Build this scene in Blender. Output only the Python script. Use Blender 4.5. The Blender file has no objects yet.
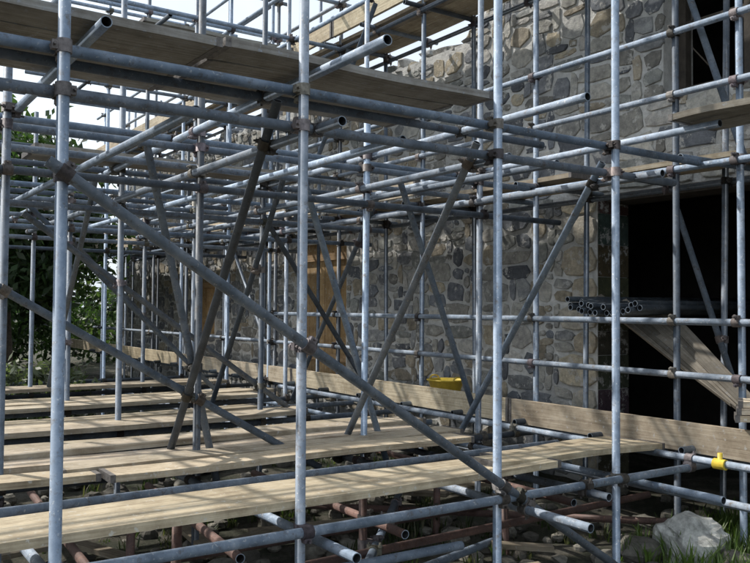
import bpy, math, random
import numpy as np
from mathutils import Vector, noise, Matrix
random.seed(7); np.random.seed(7)
R=random.uniform
E=1.6   # eye height: z values below are written relative to eye level, ground is z=-1.6
scene=bpy.context.scene

# ------------------------------------------------------------ mesh builder
class MB:
    def __init__(s): s.v=[];s.f=[];s.c=[];s.uv=[];s.sm=[]
    def face(s,idx,col=(1,1,1),uv=None,smooth=False):
        s.f.append(idx);s.c.append(col);s.uv.append(uv);s.sm.append(smooth)
    def obj(s,name,mat,parent=None):
        me=bpy.data.meshes.new(name); me.from_pydata([(a,b,c+E) for a,b,c in s.v],[],s.f)
        ca=me.color_attributes.new('tint','FLOAT_COLOR','CORNER')
        cols=[];uvs=[]
        for f,c,u in zip(s.f,s.c,s.uv):
            for k in range(len(f)):
                cols.extend((c[0],c[1],c[2],1)); uvs.extend(u[k] if u else (0,0))
        ca.data.foreach_set('color',cols)
        ul=me.uv_layers.new(name='UVMap'); ul.data.foreach_set('uv',uvs)
        me.polygons.foreach_set('use_smooth',s.sm)
        me.materials.append(mat); me.update()
        o=bpy.data.objects.new(name,me); scene.collection.objects.link(o)
        if parent: o.parent=parent
        return o
    def box(s,a,b,col=(1,1,1)):
        n=len(s.v);x0,y0,z0=a;x1,y1,z1=b
        s.v+=[(x0,y0,z0),(x1,y0,z0),(x1,y1,z0),(x0,y1,z0),(x0,y0,z1),(x1,y0,z1),(x1,y1,z1),(x0,y1,z1)]
        for q in ((0,3,2,1),(4,5,6,7),(0,1,5,4),(1,2,6,5),(2,3,7,6),(3,0,4,7)):
            s.face([n+i for i in q],col)
    def obox(s,c,ax,ay,az,col=(1,1,1)):
        n=len(s.v);c=Vector(c)
        for k in (-1,1):
            for (i,j) in ((-1,-1),(1,-1),(1,1),(-1,1)):
                s.v.append(tuple(c+ax*i+ay*j+az*k))
        for q in ((0,3,2,1),(4,5,6,7),(0,1,5,4),(1,2,6,5),(2,3,7,6),(3,0,4,7)):
            s.face([n+i for i in q],col)
    def cyl(s,p0,p1,r0,r1=None,seg=12,col=(1,1,1),hollow=0,uvs=False):
        r1=r0 if r1 is None else r1
        p0=Vector(p0);p1=Vector(p1);d=(p1-p0);L=d.length;d.normalize()
        a=d.orthogonal().normalized();b=d.cross(a)
        n=len(s.v); vo=R(0,50)
        for p,r in ((p0,r0),(p1,r1)):
            for i in range(seg):
                t=2*math.pi*i/seg
                s.v.append(tuple(p+a*math.cos(t)*r+b*math.sin(t)*r))
        for i in range(seg):
            j=(i+1)%seg
            s.face([n+i,n+j,n+seg+j,n+seg+i],col,[(vo,i/seg),(vo,(i+1)/seg),(vo+L,(i+1)/seg),(vo+L,i/seg)],True)
        for k,(p,r,sg) in enumerate(((p0,r0,1),(p1,r1,-1))):
            m=len(s.v)
            if hollow:
                for dd,rr in ((0,r*.84),(hollow,r*.84)):
                    for i in range(seg):
                        t=2*math.pi*i/seg
                        s.v.append(tuple(p+d*sg*dd+a*math.cos(t)*rr+b*math.sin(t)*rr))
                o=n+k*seg
                for i in range(seg):
                    j=(i+1)%seg
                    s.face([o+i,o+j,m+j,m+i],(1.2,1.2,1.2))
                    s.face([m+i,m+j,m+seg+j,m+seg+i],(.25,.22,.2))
                s.face([m+seg+i for i in range(seg)],(.06,.05,.05))  # plug across the bore, near black to stand for shade inside
            else:
                s.face([n+k*seg+i for i in range(seg)],col)

# ------------------------------------------------------------ materials
def newmat(name):
    m=bpy.data.materials.new(name);m.use_nodes=True
    nt=m.node_tree;b=nt.nodes['Principled BSDF'];return m,nt,b
def N(nt,t,**k):
    n=nt.nodes.new(t)
    for a,v in k.items(): setattr(n,a,v)
    return n
def ramp(nt,stops):
    r=N(nt,'ShaderNodeValToRGB');el=r.color_ramp.elements
    while len(el)<len(stops): el.new(.5)
    for e,(p,c) in zip(el,stops): e.position=p;e.color=(c[0],c[1],c[2],1)
    return r
def mixc(nt,mode,fac,a,b):
    m=N(nt,'ShaderNodeMix',data_type='RGBA',blend_type=mode)
    for sock,v in ((0,fac),(6,a),(7,b)):
        if hasattr(v,'links') : nt.links.new(v,m.inputs[sock])
        else: m.inputs[sock].default_value=v if sock==0 else (v[0],v[1],v[2],1)
    return m.outputs[2]
def tex(nt,scale,detail=6,rough=.6,vec=None,kind='ShaderNodeTexNoise'):
    t=N(nt,kind);t.inputs['Scale'].default_value=scale
    if kind=='ShaderNodeTexNoise':
        t.inputs['Detail'].default_value=detail;t.inputs['Roughness'].default_value=rough
    if vec is None:
        g=N(nt,'ShaderNodeNewGeometry');vec=g.outputs['Position']
    nt.links.new(vec,t.inputs['Vector']);return t
def tint(nt):
    a=N(nt,'ShaderNodeAttribute',attribute_name='tint');return a.outputs['Color']
def bump(nt,b,h,st,dist=.01):
    bp=N(nt,'ShaderNodeBump');bp.inputs['Strength'].default_value=st;bp.inputs['Distance'].default_value=dist
    nt.links.new(h,bp.inputs['Height']);nt.links.new(bp.outputs[0],b.inputs['Normal'])

def mat_tube():
    m,nt,b=newmat('galvanised_steel')
    n1=tex(nt,9,8,.7); r1=ramp(nt,[(.3,(.115,.15,.19)),(.5,(.195,.24,.295)),(.68,(.30,.345,.40))]);nt.links.new(n1.outputs[0],r1.inputs[0])
    n2=tex(nt,23,6,.75);r2=ramp(nt,[(.54,(0,0,0)),(.70,(1,1,1))]);nt.links.new(n2.outputs[0],r2.inputs[0])
    c=mixc(nt,'MIX',r2.outputs[0],r1.outputs[0],(.12,.105,.09))
    n3=tex(nt,60,4,.6);r3=ramp(nt,[(.62,(0,0,0)),(.68,(1,1,1))]);nt.links.new(n3.outputs[0],r3.inputs[0])
    c=mixc(nt,'MIX',r3.outputs[0],c,(.42,.43,.43))
    c=mixc(nt,'MULTIPLY',1.0,c,tint(nt));nt.links.new(c,b.inputs['Base Color'])
    b.inputs['Metallic'].default_value=.25
    rr=ramp(nt,[(.3,(.52,)*3),(.7,(.75,)*3)]);nt.links.new(n1.outputs[0],rr.inputs[0]);nt.links.new(rr.outputs[0],b.inputs['Roughness'])
    bump(nt,b,n2.outputs[0],.3,.003);return m
def mat_wood(name,cols,sc=1.0):
    m,nt,b=newmat(name)
    uv=N(nt,'ShaderNodeUVMap',uv_map='UVMap')
    mp=N(nt,'ShaderNodeMapping');mp.inputs['Scale'].default_value=(1.2,34,1);nt.links.new(uv.outputs[0],mp.inputs[0])
    n1=tex(nt,1.6,7,.65,mp.outputs[0])
    r1=ramp(nt,[(.3,cols[0]),(.5,cols[1]),(.7,cols[2])]);nt.links.new(n1.outputs[0],r1.inputs[0])
    n2=tex(nt,5,6,.7);r2=ramp(nt,[(.35,(.55,.52,.48)),(.6,(1,1,1))]);nt.links.new(n2.outputs[0],r2.inputs[0])
    c=mixc(nt,'MULTIPLY',.85,r1.outputs[0],r2.outputs[0]);c=mixc(nt,'MULTIPLY',1.0,c,tint(nt))
    n3=tex(nt,26,4,.7);r3=ramp(nt,[(.6,(0,0,0)),(.66,(1,1,1))]);nt.links.new(n3.outputs[0],r3.inputs[0])
    c=mixc(nt,'MIX',r3.outputs[0],c,mixc(nt,'MULTIPLY',1.0,(.48,.46,.42),tint(nt)))
    nt.links.new(c,b.inputs['Base Color']);b.inputs['Roughness'].default_value=.85
    bump(nt,b,n1.outputs[0],.5,.004);return m
def mat_stone():
    m,nt,b=newmat('rubble_stone')
    n1=tex(nt,14,9,.72);r1=ramp(nt,[(.3,(.5,.5,.52)),(.5,(.95,.95,.94)),(.7,(1.45,1.42,1.36))]);nt.links.new(n1.outputs[0],r1.inputs[0])
    c=mixc(nt,'MULTIPLY',1.0,tint(nt),r1.outputs[0])
    n2=tex(nt,4,5,.6);r2=ramp(nt,[(.6,(0,0,0)),(.74,(.8,.8,.8))]);nt.links.new(n2.outputs[0],r2.inputs[0])
    c=mixc(nt,'MIX',r2.outputs[0],c,(.18,.185,.16))
    n5=tex(nt,8,8,.78);r5=ramp(nt,[(.55,(0,0,0)),(.60,(.9,.9,.9))]);nt.links.new(n5.outputs[0],r5.inputs[0])
    c=mixc(nt,'MIX',r5.outputs[0],c,(.52,.515,.495))
    nt.links.new(c,b.inputs['Base Color']);b.inputs['Roughness'].default_value=.9
    n4=tex(nt,30,8,.75);bump(nt,b,n4.outputs[0],.9,.02);return m
def mat_mortar():
    m,nt,b=newmat('lime_mortar')
    n1=tex(nt,11,8,.7);r1=ramp(nt,[(.3,(.48,.48,.465)),(.5,(.68,.68,.66)),(.7,(.8,.8,.78))]);nt.links.new(n1.outputs[0],r1.inputs[0])
    n2=tex(nt,1.3,5,.6);r2=ramp(nt,[(.35,(.6,.6,.6)),(.6,(1,1,1))]);nt.links.new(n2.outputs[0],r2.inputs[0])
    c=mixc(nt,'MULTIPLY',1.0,r1.outputs[0],r2.outputs[0])
    nt.links.new(c,b.inputs['Base Color']);b.inputs['Roughness'].default_value=.95
    n4=tex(nt,24,8,.75);bump(nt,b,n4.outputs[0],1,.025);return m
def mat_ground():
    m,nt,b=newmat('ground_soil_and_grass')
    n1=tex(nt,2.2,9,.72);r1=ramp(nt,[(.32,(.035,.045,.025)),(.47,(.06,.065,.04)),(.56,(.12,.11,.085)),(.7,(.22,.21,.18))]);nt.links.new(n1.outputs[0],r1.inputs[0])
    n2=tex(nt,35,8,.75);r2=ramp(nt,[(.3,(.4,.4,.4)),(.65,(1.2,1.2,1.2))]);nt.links.new(n2.outputs[0],r2.inputs[0])
    c=mixc(nt,'MULTIPLY',1.0,r1.outputs[0],r2.outputs[0])
    nt.links.new(c,b.inputs['Base Color']);b.inputs['Roughness'].default_value=1
    bump(nt,b,n2.outputs[0],1,.05);return m
def mat_leaf(name,a=1.0):
    m,nt,b=newmat(name)
    nt.links.new(tint(nt),b.inputs['Base Color']);b.inputs['Roughness'].default_value=.55
    tr=N(nt,'ShaderNodeBsdfTranslucent');mx=N(nt,'ShaderNodeMixShader');mx.inputs[0].default_value=.35
    c=mixc(nt,'MULTIPLY',1.0,tint(nt),(1.5,1.8,.8));nt.links.new(c,tr.inputs[0])
    out=nt.nodes['Material Output'];nt.links.new(b.outputs[0],mx.inputs[1]);nt.links.new(tr.outputs[0],mx.inputs[2]);nt.links.new(mx.outputs[0],out.inputs[0])
    return m
def mat_simple(name,col,rough=.8,metal=0,nsc=20,amt=.5,bs=.4):
    m,nt,b=newmat(name)
    n1=tex(nt,nsc,7,.7);r1=ramp(nt,[(.3,(1-amt,)*3),(.65,(1.15,)*3)]);nt.links.new(n1.outputs[0],r1.inputs[0])
    c=mixc(nt,'MULTIPLY',1.0,col,r1.outputs[0]);c=mixc(nt,'MULTIPLY',1.0,c,tint(nt))
    nt.links.new(c,b.inputs['Base Color']);b.inputs['Roughness'].default_value=rough;b.inputs['Metallic'].default_value=metal
    bump(nt,b,n1.outputs[0],bs,.01);return m
M_TUBE=mat_tube()
M_BOARD=mat_wood('weathered_board',[(.31,.25,.18),(.49,.42,.315),(.62,.55,.43)])
M_DOORW=mat_wood('boarding_wood',[(.32,.20,.10),(.48,.33,.17),(.60,.42,.23)])
M_STONE=mat_stone();M_MORT=mat_mortar();M_GR=mat_ground()
M_LEAF=mat_leaf('leaves');M_BARK=mat_simple('bark',(.12,.09,.065),.95,0,18,.6,1)
M_CPL=mat_simple('coupler_steel',(.18,.175,.175),.6,.4,40,.6)
M_INNER=mat_simple('inner_shade_black',(.035,.033,.03),.95,0,5,.5,.3)  # near-black colour stands for the shade inside the building
M_ROOF=mat_simple('roof_slate',(.12,.13,.15),.7,0,6,.5)
M_YEL=mat_simple('yellow_plastic',(.62,.46,.06),.5,0,15,.25)
M_ROCK=mat_simple('rubble_rock',(.36,.35,.32),.9,0,14,.6,1)
M_DARKW=mat_simple('dark_timber',(.06,.05,.04),.85,0,12,.5)

def empty(name):
    o=bpy.data.objects.new(name,None);scene.collection.objects.link(o);return o

# ------------------------------------------------------------ scaffolding
SC=empty('scaffolding')
tubes=[]  # (p0,p1,kind,group)
RT=.0242
def T(group,p0,p1,tone=None,j=.008,rust=False):
    p0=Vector(p0)+Vector((R(-j,j),R(-j,j),R(-j,j)));p1=Vector(p1)+Vector((R(-j,j),R(-j,j),R(-j,j)))
    if tone is None: tone=random.choice([.4,.6,.8,1.0,1.1,1.3,1.6])
    wv=R(-.05,.05)
    col=(tone*(.97+wv),tone*.99,tone*(1.04-wv))
    if rust: col=(tone*.95,tone*.5,tone*.36)
    tubes.append((p0,p1,col,group))
XS=[-3.33,-4.95,-6.6,-8.2,-9.8,-11.4]
YS=[.87,2.03,3.3,4.4]
YN=[.80,1.88,3.10,4.08]
WX=[-2.0,-3.12,-3.62,-5.0,-6.6,-8.2,-9.8,-11.4,-13.0,-14.6,-16.2,-17.8]
# standards
for i,x in enumerate(XS):
    for k,y in enumerate(YN if i==0 else YS):
        top=4.2 if i==0 else random.choice([1.35,2.2,3.4,4.2])
        if i>=3 and k>=2: top=4.3
        lean=R(-.02,.02)
        T('standards',(x,y,-1.58),(x+lean,y+R(-.015,.015),top),tone=((1.0,1.1,1.3,1.1)[k] if i==0 else None))
T('standards',(-9.75,4.98,-1.58),(-9.75,4.98,4.6))
for i,x in enumerate(WX):
    T('standards',(x,5.1,-1.58),(x+R(-.02,.02),5.1,random.choice([3.9,4.4,4.8])))
    T('standards',(x+R(-.15,.15),5.74,-1.58),(x,5.76,random.choice([3.3,4.2,4.5])),tone=.7)
# ledgers running towards the wall (Y)
for i,x in enumerate(XS):
    T('ledgers',(x-.052,-1.6,1.02),(x-.052,5.0,1.02),tone=(1.0 if i==0 else None))
    T('ledgers',(x+.052,-1.4,-1.02),(x+.052,4.95,-1.02))
    if i>0: T('ledgers',(x+.052,R(-1.5,-.5),R(.72,.78)),(x+.052,R(4.5,5.6),.75))
T('ledgers',(-3.385,-1.6,.85),(-3.385,4.75,.85),tone=.85)
for x in (-4.1,-5.7,-7.4,-9.0,-10.6):
    T('ledgers',(x,-1.6,1.0+.03),(x,R(4.6,5.9),1.0+.02),tone=R(.75,1.3))
for x in (-4.3,-5.75,-7.3,-8.9):
    T('ledgers',(x,-1.2,-1.0),(x,R(4.5,5.0),-1.0))
for x in (-3.95,-5.3,-6.9,-8.6):
    T('ledgers',(x,R(-1.5,.5),1.14),(x,R(3.6,5.0),1.12))
# transoms parallel to the wall (X)
for k,y in enumerate(YS):
    xe=[-3.25,-2.80,-2.92,-2.86][k]
    T('transoms',(xe,y+(-.052 if k==1 else .052),1.13),(-12.0,y+(-.052 if k==1 else .052),1.06),tone=1.45)
    T('transoms',([-3.1,-3.02,-2.80,-2.78][k],y-.052,-1.09),(-11.9,y-.052,-1.09),tone=1.45)
    if k>0: T('transoms',(-3.2+R(-.2,.1),y-.052,.86),(-9.9,y-.052,.84),tone=.85)
for y in (1.45,2.65,3.85):
    T('transoms',(-3.6,y,.92),(-11.5,y,.92))
T('transoms',(-3.1,3.75,-1.07),(-8,3.75,-1.07))
T('transoms',(-2.5,4.75,-.97),(-9,4.75,-.97),tone=1.5)
T('transoms',(-2.6,4.55,-1.15),(-7.2,4.5,-1.15),tone=1.5)
# low rusty and pale tubes
T('ledgers',(-3.75,.2,-1.36),(-3.72,4.9,-1.30),rust=True,tone=.8)
T('ledgers',(-4.4,1.2,-1.4),(-4.35,4.7,-1.38),rust=True,tone=.7)
T('ledgers',(-3.40,-.6,-1.24),(-3.39,2.9,-1.26),tone=1.1)
T('transoms',(-3.2,2.1,-1.3),(-5.4,4.0,-1.42),tone=1.0)
T('transoms',(-3.6,1.1,-1.28),(-6.5,1.3,-1.28),rust=True,tone=.7)
T('transoms',(-3.35,4.9,-1.42),(-5.6,2.6,-1.44),rust=True,tone=.7)
T('transoms',(-3.5,2.3,-1.45),(-3.9,3.6,-1.48),tone=1.3)
for (a,b) in (((-3.6,1.7),(-5.5,1.9)),((-3.5,2.6),(-5.5,2.7)),((-3.5,3.9),(-6.0,4.0))):
    T('transoms',(a[0],a[1],-1.2),(b[0],b[1],-1.22),rust=random.random()<.5,tone=.9)
for x in (-3.9,-4.6): 
    for y in (1.5,2.6,3.7): T('standards',(x,y,-1.6),(x,y,-1.05),rust=True,tone=.7)
# wall lift: ledgers, guard rails, transoms
for z in (-1.0,1.0,3.05):
    T('ledgers',(-1.5,5.05,z),(-18.2,5.05,z)); T('ledgers',(-1.5,5.79,z),(-18.2,5.79,z),tone=.8)
    x=-1.8
    while x>-18: T('transoms',(x,4.85,z+.05),(x,5.93,z+.05));x-=.8
for z in (-.46,-.08,1.55,2.0,3.6,4.1):
    T('guard_rails',(-1.5,5.05,z),(-18.2 if z!=-.08 else -9.9,5.05,z),tone=1.1)
T('guard_rails',(-3.0,4.45,3.65),(-11.9,4.45,3.65));T('guard_rails',(-3.5,4.45,4.1),(-11.9,4.45,4.1))
T('guard_rails',(-8.2,3.0,3.05),(-12,3.0,3.05));T('guard_rails',(-6.4,4.45,3.05),(-12,4.45,3.05))
for x in (-8.15,-9.75,-11.35):
    for z in (3.05,3.6,4.1): T('guard_rails',(x,2.2,z),(x,5.2,z))
T('guard_rails',(-9.9,2.3,2.4),(-9.9,5.1,2.4))
T('guard_rails',(-6.55,1.8,2.0),(-6.55,5.2,2.0));T('guard_rails',(-8.15,.8,2.0),(-8.15,5.2,2.0));T('guard_rails',(-8.15,.8,1.5),(-8.15,5.2,1.5))
T('guard_rails',(-2.9,1.0,1.55),(-5.2,.95,1.5))
# braces
BR=[((-3.27,.72,.55),(-3.27,4.05,-1.56),1.0),
 ((-3.71,1.93,1.05),(-5.31,1.93,-1.15),.38),
 ((-3.62,3.2,.98),(-5.16,3.2,-1.12),1.1),
 ((-3.62,4.31,.98),(-5.16,4.31,-1.12),1.4),
 ((-5.02,1.70,1.0),(-5.02,2.25,-1.35),.95),
 ((-5.03,2.80,.98),(-5.03,3.62,-1.3),1.4),
 ((-5.05,3.68,.98),(-5.05,4.45,-.85),1.1),
 ((-6.08,3.22,1.07),(-7.5,3.22,-.95),.6),
 ((-6.26,4.32,1.05),(-7.88,4.32,-1.0),.9),
 ((-7.05,1.95,1.08),(-8.55,1.95,-.8),.8),
 ((-4.9,.4,.35),(-4.9,2.9,-1.1),.8),
 ((-6.65,1.3,.7),(-6.65,3.6,-.92),.8),
 ((-8.25,1.6,1.0),(-8.25,3.7,-1.0),.8),
 ((-6.7,3.3,.9),(-6.7,4.6,-.9),.55),
 ((-9.8,2.2,1.0),(-9.85,4.2,-1.0),.8),
 ((-4.02,5.68,.8),(-3.45,5.68,-.8),.7),
 ((-3.62,5.16,2.5),(-3.12,5.16,1.0),.9),
 ((-9.8,5.16,-1.0),(-11.4,5.16,1.0),.9),
 ((-6.6,4.5,3.0),(-8.2,4.5,1.0),.9)]
for a,b,t in BR: T('braces',a,b,tone=t,j=.004)
groups={}
for p0,p1,c,g in tubes:
    groups.setdefault(g,MB()).cyl(p0,p1,RT,seg=14,col=c,hollow=.12)
for g,mb in groups.items(): mb.obj(g,M_TUBE,SC)
yc=MB();yc.cyl((-3.02,4.75,-.97),(-3.10,4.75,-.97),.034,seg=14,col=(1.1,1.1,1));yc.cyl((-3.06,4.75,-.94),(-3.06,4.75,-.90),.016,seg=8,col=(1.1,1.1,1))
yc.obj('yellow_tube_cap',M_YEL,SC)
# couplers where tubes cross
cp=MB();cnt=0
A=[(p0,p1-p0,c,g) for p0,p1,c,g in tubes]
for i in range(len(A)):
    for j in range(i+1,len(A)):
        p,u,_,gi=A[i];q,v,_,gj=A[j]
        w=p-q;a=u.dot(u);b=u.dot(v);c=v.dot(v);d=u.dot(w);e=v.dot(w);D=a*c-b*b
        if D<1e-3*a*c: continue
        s=(b*e-c*d)/D;t=(a*e-b*d)/D
        if not(0<=s<=1 and 0<=t<=1): continue
        P1=p+u*s;P2=q+v*t;dist=(P1-P2).length
        lim=.085 if ('standards' in (gi,gj) or 'braces' in (gi,gj)) else .062
        if dist>lim: continue
        if 'standards' not in (gi,gj) and random.random()<.35: continue
        ud=u.normalized();vd=v.normalized();n=ud.cross(vd).normalized()
        tone=random.choice([.4,.7,1,1.3]);col=(tone,tone*R(.85,1),tone*R(.78,1))
        for PP,dd,ot in ((P1,ud,vd),(P2,vd,ud)):
            cp.cyl(PP-dd*.027,PP+dd*.027,.0315,seg=10,col=col)
            sgn=random.choice([-1,1])
            side=dd.cross(n).normalized()*sgn
            cp.obox(PP+side*.036,dd*.018,n*.016,side*.012,col)
            cp.cyl(PP+side*.040-n*.035,PP+side*.040+n*.045,.0065,seg=6,col=col)
            cp.cyl(PP+side*.040+n*.018,PP+side*.040+n*.032,.013,seg=6,col=col)
        cp.obox((P1+P2)/2,ud*.026,vd*.026,n*.02,col);cnt+=1
cp.obj('couplers',M_CPL,SC);print('couplers',cnt,'tubes',len(tubes))

# boards
bd=MB();hp=MB()
def board(mb,p0,p1,w=.225,t=.038,up=(0,0,1),tone=None,hoops=True,sag=.006):
    p0=Vector(p0);p1=Vector(p1);d=p1-p0;L=d.length;d.normalize();up=Vector(up)
    s=d.cross(up).normalized();up=s.cross(d).normalized()
    if tone is None: tone=R(.72,1.1)
    col=tone if isinstance(tone,tuple) else (tone,tone*R(.96,1.0),tone*R(.9,1.0))
    ns=10;n=len(mb.v);uo=R(0,90);vo=R(0,9);tw=R(-.012,.012)
    for i in range(ns+1):
        f=i/ns;c=p0+d*L*f-up*sag*math.sin(math.pi*f*2.3+uo);a=tw*(f-.5)
        sv=s*math.cos(a)+up*math.sin(a)*1.0
        for (k,l) in ((-1,0),(1,0),(1,1),(-1,1)):
            mb.v.append(tuple(c+sv*w/2*k+up*t*l))
    for i in range(ns):
        for q in range(4):
            r=(q+1)%4;a=n+i*4;b_=a+4;v0=(0,w,w+t,2*w+t,2*w+2*t)[q];v1=(0,w,w+t,2*w+t,2*w+2*t)[q+1]
            u0=uo+L*i/ns;u1=uo+L*(i+1)/ns
            mb.face([a+q,b_+q,b_+r,a+r],col,[(u0,vo+v0),(u1,vo+v0),(u1,vo+v1),(u0,vo+v1)])
    mb.face([n,n+1,n+2,n+3],tuple(x*.7 for x in col),[(uo,vo),(uo,vo+w),(uo+t,vo+w),(uo+t,vo)])
    e=n+ns*4;mb.face([e+3,e+2,e+1,e],tuple(x*.7 for x in col),[(uo,vo),(uo,vo+w),(uo+t,vo+w),(uo+t,vo)])
    if hoops:
        for f,sg in ((0,1),(1,-1)):
            c=p0+d*L*f-up*sag*math.sin(math.pi*f*2.3+uo)+up*t/2
            hp.obox(c+d*sg*.012,d*.0145,s*(w/2+.002),up*(t/2+.0025),(1,.95,.9))
# near lower walkway (2 boards)
board(bd,(-3.50,-.55,-.955),(-3.50,3.66,-.93),tone=1.12)
board(bd,(-3.735,-.45,-.955),(-3.735,3.45,-.95),tone=.95)
board(bd,(-3.56,3.2,-.905),(-3.66,4.85,-.95),tone=.95)
board(bd,(-3.80,3.5,-.95),(-3.86,4.8,-.95),tone=.8)
# second group
board(bd,(-4.60,1.35,-.955),(-4.60,3.95,-.955),tone=1.1)
board(bd,(-4.84,1.15,-.95),(-4.84,4.05,-.95),tone=.82)
board(bd,(-5.08,.85,-.955),(-5.10,3.9,-.955),tone=1.05)
board(bd,(-4.70,-.9,-.96),(-4.72,1.33,-.96),tone=.95)
board(bd,(-5.34,.3,-.925),(-5.36,4.1,-.925),tone=.9)
board(bd,(-5.63,.6,-.95),(-5.60,3.9,-.95),tone=.7)
for x,a,b in ((-6.35,-.4,3.5),(-6.6,-.2,3.7),(-6.88,-.5,3.4),(-7.9,0,3.9),(-8.15,.3,4.2),(-8.4,.1,4),(-9.6,.5,4.3),(-9.85,.3,4.1)):
    board(bd,(x,a,-.955),(x+R(-.03,.03),b,-.955+R(0,.02)))
# near upper deck
for k in range(4):
    x=-3.50-k*.232
    t_=(.55,.62,.68,.62)[k];tn=(t_,t_*1.12,t_*1.38)
    board(bd,(x,-2.4,1.17),(x,1.48,1.17),tone=tn);board(bd,(x,1.5+R(-.01,.01),1.17),(x,3.12-R(0,.12),1.17),tone=tn)
# further upper decks
for x in (-6.4,-6.64): board(bd,(x,1.3,1.14),(x,3.6,1.14),tone=(.6,.65,.75))
# wall-lift decks and toe boards
for z in (-.93,1.09,3.14):
    for k,y in enumerate((5.2,5.43,5.66)):
        x=-1.4-k*.3
        if z==1.09 and k==0: x=-4.6
        while x>-17.5:
            board(bd,(x,y,z),(x-3.85,y,z),tone=R(.6,.9));x-=3.9
    x=-1.3
    if z==1.09: x=-6.55
    if z>3: x=-4.3
    while x>-17.0:
        board(bd,(x,5.0,z+(.06 if z<0 else .15)),(x-3.88,5.0,z+(.06 if z<0 else .15)),w=.2,up=(0,-1,0),tone=(.8 if x>-2 else 1.25)*R(.92,1.08));x-=3.9  # sun and shade put into tone: right-end board dull, the rest bright
# high cross decks running toward the wall
for x in (-8.85,-9.08,-9.31): board(bd,(x,2.9,3.12),(x,4.75,3.12),tone=(.6,.68,.8))
# right-hand loading deck
for k in range(2): board(bd,(-2.2,4.42+k*.24,1.17),(-3.12,4.44+k*.24,1.17),tone=(.5,.53,.58))
for k in range(3): board(bd,(-3.05-k*.0,4.9+k*.02,-.70+k*.045),(-2.0,5.6,-.70+k*.045),tone=1.3)
bd.obj('scaffold_boards',M_BOARD,SC);hp.obj('board_end_hoops',M_CPL,SC)

# ------------------------------------------------------------ stone building
SB=empty('stone_building')
YW=6.0;TH=.42
holes=[(-5.1,-3.0,-1.7,1.06),(-4.38,-2.9,1.86,3.2),(-10.75,-9.45,-.95,.92),(-14.6,-13.9,-.5,.6)]
XL,XR=-19.5,2.5
def wtop(x):
    if x<-6.9: return 3.0
    return min(4.4,3.0+(x+6.9)*1.2)
wall=MB()
xsb=sorted(set([XL,XR]+[h[0] for h in holes]+[h[1] for h in holes]+[-6.9+i*.15 for i in range(9)]))
for a,b in zip(xsb[:-1],xsb[1:]):
    xm=(a+b)/2;zt=wtop(xm);seg=[(-1.75,zt)]
    for h in holes:
        if h[0]<xm<h[1]:
            ns=[]
            for s0,s1 in seg:
                if h[2]>s0: ns.append((s0,min(h[2],s1)))
                if h[3]<s1: ns.append((max(h[3],s0),s1))
            seg=ns
    for s0,s1 in seg: wall.box((a,YW,s0),(b,YW+TH,s1))
wall.box((XL,YW+TH+.001,-1.75),(XL+.5,12,2.69))
wall.box((XR-.5,YW+TH+.001,-1.75),(XR,12,3.29))
wall.box((XL,12.001,-1.75),(XR,12.4,2.69))
wall.obj('wall_core',M_MORT,SB)
st=MB()
PAL=[(.19,.20,.22),(.25,.26,.27),(.32,.32,.31),(.22,.215,.20),(.36,.355,.33),(.15,.165,.19),(.40,.39,.36),(.31,.275,.22),(.26,.27,.26),(.12,.13,.15),(.44,.43,.41),(.34,.30,.23)]
def stone(cx,cz,w,h,y0,col,dep=.022,wild=1.0):
    K=random.choice([7,8,9,11,13]);ex=R(4,14);n=len(st.v);rr=[1+R(-.2,.06)*wild for _ in range(K)];ja=[R(-.22,.22) for _ in range(K)]
    # corners deliberately offset so the outline is angular
    skx=R(-.2,.2)*wild;skz=R(-.2,.2)*wild;o=R(0,1)
    if K<10: ex=R(2.6,5)
    for ring,(sc,dy) in enumerate(((1.0,.012),(.98,-dep*.7),(.92,-dep))):
        for i in range(K):
            t=2*math.pi*(i+o+ja[i])/K;c=math.cos(t);s_=math.sin(t)
            k=(abs(c)**ex+abs(s_)**ex)**(-1/ex)*rr[i]*sc*(1.06 if K<10 else 1)
            X=c*k;Z=s_*k
            st.v.append((cx+(X+skx*Z*.6)*w/2,y0+dy+(R(-.004,.004) if ring==2 else 0),cz+(Z+skz*X)*h/2))
    st.v.append((cx,y0-dep-R(0,.006),cz))
    for r in range(2):
        for i in range(K):
            j=(i+1)%K;st.face([n+r*K+i,n+r*K+j,n+(r+1)*K+j,n+(r+1)*K+i],col)
    for i in range(K): st.face([n+2*K+i,n+2*K+(i+1)%K,n+3*K],col)
cw,ch=.105,.08;nc=int((XR-XL)/cw);nr=int(6.1/ch)
occ=np.zeros((nc,nr),bool)
for i in range(nc):
    x=XL+(i+.5)*cw
    for j in range(nr):
        z=-1.62+(j+.5)*ch
        if z>wtop(x)-.03: occ[i,j]=True
        for h in holes:
            if h[0]-.02<x<h[1]+.02 and h[2]-.02<z<h[3]+.02: occ[i,j]=True
        if -5.62<x<-5.1 and z<1.36: occ[i,j]=True
        if -5.3<x<-2.8 and 1.0<z<1.36: occ[i,j]=True
for j in range(nr):
    for i in range(nc):
        if occ[i,j]: continue
        wmx=random.choice([1,2,2,3,3,4,4,5]);hmx=random.choice([1,1,2,2,2,3,3])
        w=1
        while w<wmx and i+w<nc and not occ[i+w,j]: w+=1
        h=1
        while h<hmx and j+h<nr and not occ[i:i+w,j+h].any(): h+=1
        if h==1 and w>3: w=3
        occ[i:i+w,j:j+h]=True
        cx=XL+(i+w/2)*cw;cz=-1.62+(j+h/2)*ch
        v=noise.noise_vector(Vector((cx*1.3,cz*1.6,3)));cx+=v.x*.06;cz+=v.y*.06
        c=random.choice(PAL);f=R(.75,1.3)
        g=R(-.005,.025)
        stone(cx,cz,w*cw-g,h*ch-g,YW,tuple(q*f for q in c),dep=R(.008,.024))
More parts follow.
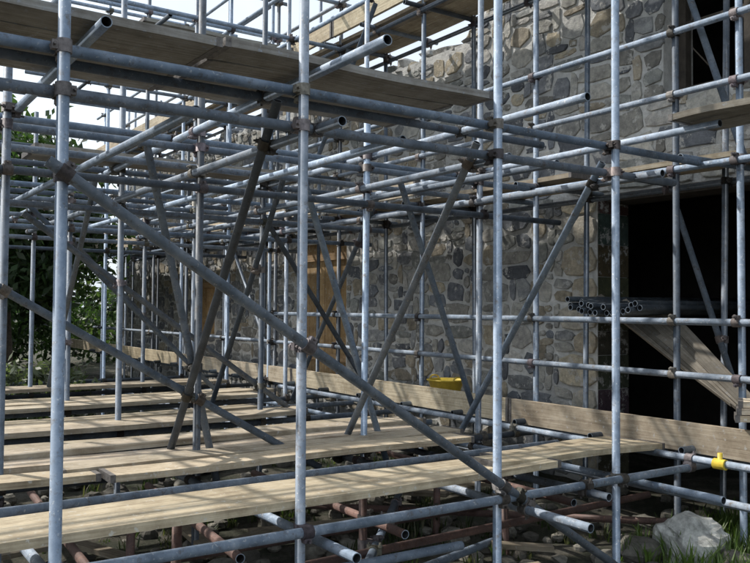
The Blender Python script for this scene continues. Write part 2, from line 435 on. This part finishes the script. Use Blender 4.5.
# quoins by the doorway + jamb
z=-1.6;k=0
while z<1.02:
    h=R(.2,.32);h=min(h,1.06-z);w=(.44 if k%2 else .30)+R(-.04,.04);c=random.choice([(.50,.45,.35),(.46,.43,.37),(.54,.49,.39),(.42,.37,.29)])  # warm pale palette stands for sunlight on the quoins
    stone(-5.1-w/2-.0,z+h/2,w-.015,h-.02,YW-.012,c,.02,wild=.35)
    cd=tuple(q*R(.12,.22) for q in c)  # jamb side: quoin colour darkened to paint in the reveal's shade
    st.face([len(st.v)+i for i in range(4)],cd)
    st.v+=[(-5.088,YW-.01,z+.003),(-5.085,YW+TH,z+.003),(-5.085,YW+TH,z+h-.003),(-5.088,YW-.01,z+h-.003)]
    if w<.5: 
        for zz in (z+h*.27,z+h*.76): stone(-5.1-w-(.5-w)/2-.02,zz,.5-w+.03,h*.44,YW,random.choice(PAL),.02)
    z+=h;k+=1
# stone lintel voussoirs over the doorway
x=-5.45
while x<-2.8:
    w=R(.3,.55);stone(x+w/2,1.21,w-.03,.27,YW-.006,random.choice(PAL),.025,wild=.5);x+=w
# ragged wall head
x=XL
def blob(mb,c,r,col,sub=None):
    n=len(mb.v);K=8;rings=5
    seed=R(0,99)
    for a in range(rings+1):
        ph=math.pi*a/rings
        for b in range(K):
            th=2*math.pi*b/K;d=Vector((math.sin(ph)*math.cos(th),math.sin(ph)*math.sin(th),math.cos(ph)))
            k=1+.35*noise.noise(d*1.3+Vector((seed,0,0)))
            d=Vector([math.copysign(abs(t)**.7,t) for t in d])
            mb.v.append((c[0]+d.x*r[0]*k,c[1]+d.y*r[1]*k,c[2]+d.z*r[2]*k))
    for a in range(rings):
        for b in range(K):
            b2=(b+1)%K;mb.face([n+a*K+b,n+(a+1)*K+b,n+(a+1)*K+b2,n+a*K+b2],col)
while x<XR:
    w=R(.12,.34)
    blob(st,(x+w/2,YW+.2,wtop(x)+R(-.03,.05)),(w/2,.22,R(.05,.13)),random.choice(PAL))
    if random.random()<.4: blob(st,(x+w/2,YW+.15,wtop(x)+R(.08,.14)),(w/2.6,.15,R(.05,.08)),random.choice(PAL))
    x+=w*.95
st.obj('rubble_stones',M_STONE,SB)
# interior: walls and floor added behind the openings to make them dark
it=MB()
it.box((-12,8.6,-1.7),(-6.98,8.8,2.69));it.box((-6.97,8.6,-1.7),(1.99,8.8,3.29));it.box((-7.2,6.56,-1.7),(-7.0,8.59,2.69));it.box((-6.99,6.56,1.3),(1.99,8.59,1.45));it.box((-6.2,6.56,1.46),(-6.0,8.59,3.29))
it.obj('added_inner_walls',M_INNER,SB)
rf=MB();rf.box((XL+.1,YW+TH+.002,2.70),(-6.0,12.3,2.86));rf.box((-5.99,YW+TH+.002,3.3),(XR-.1,12.3,3.5));rf.obj('added_roof_deck',M_ROOF,SB)  # unseen flat roof, added to keep the rooms behind dark
# boarded openings + frames
dw=MB()
for (x0,x1,z0,z1) in holes[2:]:
    n=max(3,int((x1-x0)/.2));w=(x1-x0)/n
    for k in range(n): board(dw,(x0+w*(k+.5),YW+.07,z0),(x0+w*(k+.5),YW+.07,z1),w=w-.008,t=.025,up=(0,-1,0),hoops=False,sag=0)
    board(dw,(x0,YW+.03,z0+.25),(x1,YW+.03,z0+.25),w=.1,t=.025,up=(0,-1,0),hoops=False,sag=0,tone=.8)
    board(dw,(x0,YW+.03,z1-.2),(x1,YW+.03,z1-.2),w=.1,t=.025,up=(0,-1,0),hoops=False,sag=0,tone=.8)
dw.obj('boarded_openings',M_DOORW,SB)
wf=MB()
x0,x1,z0,z1=holes[1]
wf.box((x0+.002,YW+.2,z0+.05),(x0+.08,YW+.28,z1));wf.box((x0+.08,YW+.2,z0+.002),(x1,YW+.28,z0+.08));wf.box((x0+.62,YW+.2,z0+.08),(x0+.69,YW+.28,z1));wf.box((x0+.08,YW+.205,z0+.6),(x0+.62,YW+.27,z0+.65))
wf.box((-5.07,YW+.08,1.0),(-3.02,YW+.40,1.055))
wf.obj('window_frame_and_lintel',M_DARKW,SB)

# ------------------------------------------------------------ loose items
TS=empty('stack_of_scaffold_tubes');ts=MB()
for layer in range(2):
    for k in range(12-layer):
        x=-4.86+k*.066+layer*.033;zz=-.028+layer*.05+abs(k-6)**2*.0018
        ts.cyl((x,5.35+R(-.09,.06),zz),(x+R(-.03,.03),8.2,zz+.02),RT,seg=14,col=tuple([R(.7,1.4)]*3),hollow=.15)
ts.obj('tubes',M_TUBE,TS)
LB=empty('leaning_timber_boards');lb=MB()
for k in range(6):
    t_=R(.25,.5)
    board(lb,(-5.0+k*.13,5.88+k*.01,.10-k*.02),(-3.35+k*.06,5.40-k*.02,-.66-k*.02),w=.09,t=.03,up=(.2,-.6,.8),tone=(t_,t_*1.05,t_*1.15),hoops=False)
lb.obj('boards',M_BOARD,LB)
# yellow builder's tub
tb=bpy.data.meshes.new('tub');v=[];f=[];K=28
prof=[(.0,.0),(.15,.0),(.165,.02),(.215,.20),(.235,.205),(.235,.22),(.21,.22),(.15,.03),(0,.025)]
for r,z_ in prof:
    for i in range(K): t=2*math.pi*i/K;v.append((r*math.cos(t),r*math.sin(t),z_))
for a in range(len(prof)-1):
    for i in range(K): j=(i+1)%K;f.append((a*K+i,a*K+j,(a+1)*K+j,(a+1)*K+i))
def hnd(cx):
    n=len(v)
    for s in range(9):
        t=math.pi*s/8
        for (dx,dz) in ((-.01,-.008),(.01,-.008),(.01,.008),(-.01,.008)):
            v.append((cx+dx,math.cos(t)*.07,.215+math.sin(t)*.05+dz))
    for s in range(8):
        for q_ in range(4): r_=(q_+1)%4;f.append((n+s*4+q_,n+s*4+r_,n+s*4+4+r_,n+s*4+4+q_))
hnd(-.225);hnd(.225)
tb.from_pydata(v,[],f);ca=tb.color_attributes.new('tint','FLOAT_COLOR','CORNER');ca.data.foreach_set('color',[1.0]*4*len(tb.loops))
tb.polygons.foreach_set('use_smooth',[True]*len(tb.polygons));tb.materials.append(M_YEL)
o=bpy.data.objects.new('yellow_builders_tub',tb);scene.collection.objects.link(o);o.location=(-6.55,5.38,E-.885);o.scale=(.85,.85,.72)
# boulder
bl=MB()
def rock(mb,c,r,col,K=18,rings=12,amp=.35):
    n=len(mb.v);seed=R(0,99)
    for a in range(rings+1):
        ph=math.pi*a/rings
        for b in range(K):
            th=2*math.pi*b/K;d=Vector((math.sin(ph)*math.cos(th),math.sin(ph)*math.sin(th),math.cos(ph)))
            k=1+amp*noise.noise(d*1.2+Vector((seed,0,0)))+.12*noise.noise(d*4+Vector((seed,5,0)))
            d=Vector([math.copysign(abs(t)**.75,t) for t in d])
            mb.v.append((c[0]+d.x*r[0]*k,c[1]+d.y*r[1]*k,c[2]+d.z*r[2]*k))
    for a in range(rings):
        for b in range(K):
            b2=(b+1)%K;mb.face([n+a*K+b,n+(a+1)*K+b,n+(a+1)*K+b2,n+a*K+b2],col)
rock(bl,(-3.22,4.68,-1.50),(.2,.19,.17),(1.4,1.45,1.5),28,18)
bl.obj('boulder',M_ROCK)
rb=MB()
for k in range(900):
    x=R(-12,-2.3);y=R(-.5,5.9)
    s=R(.02,.08) if random.random()<.93 else R(.08,.14)
    t=R(.2,.7);rock(rb,(x,y,-1.6+s*.2+.02),(s*R(.8,1.4),s,s*R(.5,.8)),(t,t*.97,t*.9),8,6)
rb.obj('rubble_stones_on_ground',M_ROCK)
# offcuts of timber lying on the ground under the scaffold
oc=MB()
for k in range(30):
    x=R(-7,-3.2);y=R(.8,5.2);a=R(0,3.14);L=R(.3,.9);t_=R(.3,.8)
    board(oc,(x,y,-1.53+R(0,.05)),(x+math.cos(a)*L,y+math.sin(a)*L,-1.52+R(0,.07)),w=R(.05,.15),t=.03,tone=(t_,t_*.98,t_*.95),hoops=False,sag=0)
oc.obj('timber_offcuts',M_BOARD)

# ------------------------------------------------------------ ground
g=MB()
xs=list(np.linspace(-250,-22,14))+list(np.linspace(-21,6,110))+list(np.linspace(8,250,14))
ys=list(np.linspace(-250,-9,14))+list(np.linspace(-8,14,90))+list(np.linspace(16,250,14))
for x in xs:
    for y in ys:
        z=-1.6+(.06*noise.noise(Vector((x*.9,y*.9,0)))+.03*noise.noise(Vector((x*3.1,y*3.1,4))) if abs(x+7)<16 and abs(y-3)<12 else 0)
        g.v.append((x,y,z))
ny=len(ys)
for i in range(len(xs)-1):
    for j in range(ny-1): g.face([i*ny+j,(i+1)*ny+j,(i+1)*ny+j+1,i*ny+j+1],(1,1,1),None,True)
g.obj('ground',M_GR)

# ------------------------------------------------------------ vegetation
def leaves(mb,centres,per,spread,size,cols):
    for (c,sc) in centres:
        base=random.choice(cols);f0=R(.5,1.3)
        for _ in range(per):
            d=np.random.normal(0,1,3);d=d/np.linalg.norm(d)*(abs(np.random.normal(0,.55))+.15)*spread*sc
            p=np.array(c)+d*np.array((1,1,.7))
            if p[2]<-1.58: continue
            a=np.random.normal(0,1,3);a/=np.linalg.norm(a);b=np.cross(a,np.random.normal(0,1,3));b/=np.linalg.norm(b)
            s=size*R(.6,1.3);n=len(mb.v);f=f0*R(.7,1.3);col=(base[0]*f,base[1]*f,base[2]*f)
            mb.v+=[tuple(p-a*s),tuple(p+b*s*.45),tuple(p+a*s),tuple(p-b*s*.45)]
            mb.face([n,n+1,n+2,n+3],col)
GREENS=[(.032,.06,.022),(.042,.078,.028),(.052,.088,.034),(.026,.046,.02),(.07,.10,.04)]
def tree(name,x,y,h,rad,ncl,per,size,cols=GREENS,low=.2):
    root=empty(name);b=MB();top=-1.6+h
    pts=[Vector((x,y,-1.7)),Vector((x+R(-.1,.1),y+R(-.1,.1),-1.6+h*.3)),Vector((x+R(-.2,.2),y+R(-.2,.2),-1.6+h*.6)),Vector((x,y,top-.3))]
    rr=[.16,.12,.08,.02]
    for i in range(3): b.cyl(pts[i],pts[i+1],rr[i]*h/5,rr[i+1]*h/5,seg=10)
    cl=[]
    for k in range(ncl):
        th=R(0,6.283);ph=math.acos(R(-.9,1));q_=R(.55,1.0)
        c=Vector((x+math.cos(th)*math.sin(ph)*rad*q_,y+math.sin(th)*math.sin(ph)*rad*q_,-1.6+h*(low+(1-low)/2)+math.cos(ph)*h*(1-low)/2*q_))
        cl.append((c,R(.7,1.3)))
        if k%4==0:
            s=pts[1].lerp(pts[2],R(0,1));m=s.lerp(c,.5)+Vector((0,0,.15));b.cyl(s,m,.045*h/5,.03*h/5,seg=6);b.cyl(m,c,.03*h/5,.01,seg=6)
    l=MB();leaves(l,cl,per,rad*.34,size,cols)
    b.obj('trunk_and_limbs',M_BARK,root);l.obj('crown_leaves',M_LEAF,root)
tree('broadleaf_tree',-14.3,2.2,5.0,1.9,90,200,.085)
tree('broadleaf_tree',-20,3.6,5.6,2.2,70,150,.12)
tree('broadleaf_tree',-17.5,-.8,7.0,2.8,80,160,.13)
tree('broadleaf_tree',-24,.5,7,3.2,70,150,.16)
sh=MB();cl=[]
for k in range(36): cl.append((Vector((-10.8+R(-1.6,1.2),1.6+R(-1.4,1.3),-1.6+R(.1,.85))),R(.7,1.2)))
leaves(sh,cl,220,.3,.05,[(.09,.11,.065),(.12,.14,.09),(.06,.085,.04)])
sh.obj('garden_shrub',M_LEAF)
hd=MB();cl=[]
for k in range(150):
    a=R(0,1);x=-19+R(-1,1)-a*6;y=-3+a*12;cl.append((Vector((x,y,-1.6+R(.1,2.2))),R(.8,1.4)))
leaves(hd,cl,80,.6,.11,GREENS);hd.obj('hedge',M_LEAF)
dt=MB();cl=[]
for k in range(220):
    a=math.radians(R(95,215));r_=R(38,48);cl.append((Vector((math.cos(a)*r_,math.sin(a)*r_,-1.6+R(.3,5.5)*(.7+.3*math.sin(a*17)))),R(.8,1.3)))
leaves(dt,cl,60,2.0,.36,GREENS);dt.obj('distant_tree_line',M_LEAF)
# weeds and grass
gw=MB()
def tuft(x,y,s,cols,nb=14):
    for _ in range(nb):
        t=R(0,6.28);h=s*R(.5,1.2);lean=R(.1,.7)*h;w=R(.003,.008)
        bx=x+R(-.05,.05);by=y+R(-.05,.05);c=random.choice(cols);n=len(gw.v)
        px,py=-math.sin(t)*w,math.cos(t)*w;dx,dy=math.cos(t)*lean,math.sin(t)*lean
        gw.v+=[(bx-px,by-py,-1.62),(bx+px,by+py,-1.62),(bx+dx*.4+px,by+dy*.4+py,-1.62+h*.6),(bx+dx*.4-px,by+dy*.4-py,-1.62+h*.6),(bx+dx,by+dy,-1.62+h*.95)]
        gw.face([n,n+1,n+2,n+3],c);gw.face([n+3,n+2,n+4],c)
WG=[(.05,.075,.03),(.065,.09,.035),(.04,.055,.022),(.12,.115,.07)]
for k in range(1300):
    x=R(-12,-2.4);y=R(-.6,5.9)
    if noise.noise(Vector((x*.8,y*.8,9)))>.0: tuft(x,y,R(.05,.18),WG)
for k in range(190): tuft(R(-3.6,-2.5),R(4.3,5.6),R(.08,.26),[(.10,.16,.035),(.13,.20,.05),(.08,.12,.03)])
gw.obj('grass_and_weeds',M_LEAF)

# ------------------------------------------------------------ light, world, camera
el=math.radians(47);sd=Vector((-.86,-.46,0)).normalized()
sv=Vector((sd.x*math.cos(el),sd.y*math.cos(el),math.sin(el)))
su=bpy.data.lights.new('sun','SUN');su.energy=4.7;su.angle=math.radians(1.2);su.color=(1,.95,.87)
so=bpy.data.objects.new('sun',su);scene.collection.objects.link(so);so.rotation_euler=sv.to_track_quat('Z','Y').to_euler()
w=bpy.data.worlds.new('World');scene.world=w;w.use_nodes=True;nt=w.node_tree
bg=nt.nodes['Background'];sk=nt.nodes.new('ShaderNodeTexSky');sk.sky_type='NISHITA';sk.sun_disc=False
sk.sun_elevation=el;sk.sun_rotation=math.atan2(sd.x,sd.y);sk.dust_density=5;sk.air_density=1.3
tc=N(nt,'ShaderNodeTexCoord');cn=tex(nt,2.2,6,.6,tc.outputs['Generated'])
cr=ramp(nt,[(.35,(.45,)*3),(.6,(.9,)*3)]);nt.links.new(cn.outputs[0],cr.inputs[0])
skc=mixc(nt,'MIX',cr.outputs[0],sk.outputs[0],(7.4,8.2,9.0))   # thin bright cloud over the clear sky
nt.links.new(skc,bg.inputs[0]);bg.inputs[1].default_value=.15
cam=bpy.data.cameras.new('camera');co=bpy.data.objects.new('camera',cam);scene.collection.objects.link(co)
co.location=(0,0,E);cam.sensor_width=36;cam.lens=39.3;cam.clip_end=1000;cam.clip_start=.05
dirv=Vector((-.825,.565,math.tan(math.radians(1.85))))
qn=dirv.to_track_quat('-Z','Y');co.rotation_euler=(qn.to_matrix()@Matrix.Rotation(math.radians(.45),3,'Z')).to_euler()
scene.camera=co
scene.view_settings.view_transform='Standard';scene.view_settings.look='None';scene.view_settings.exposure=0
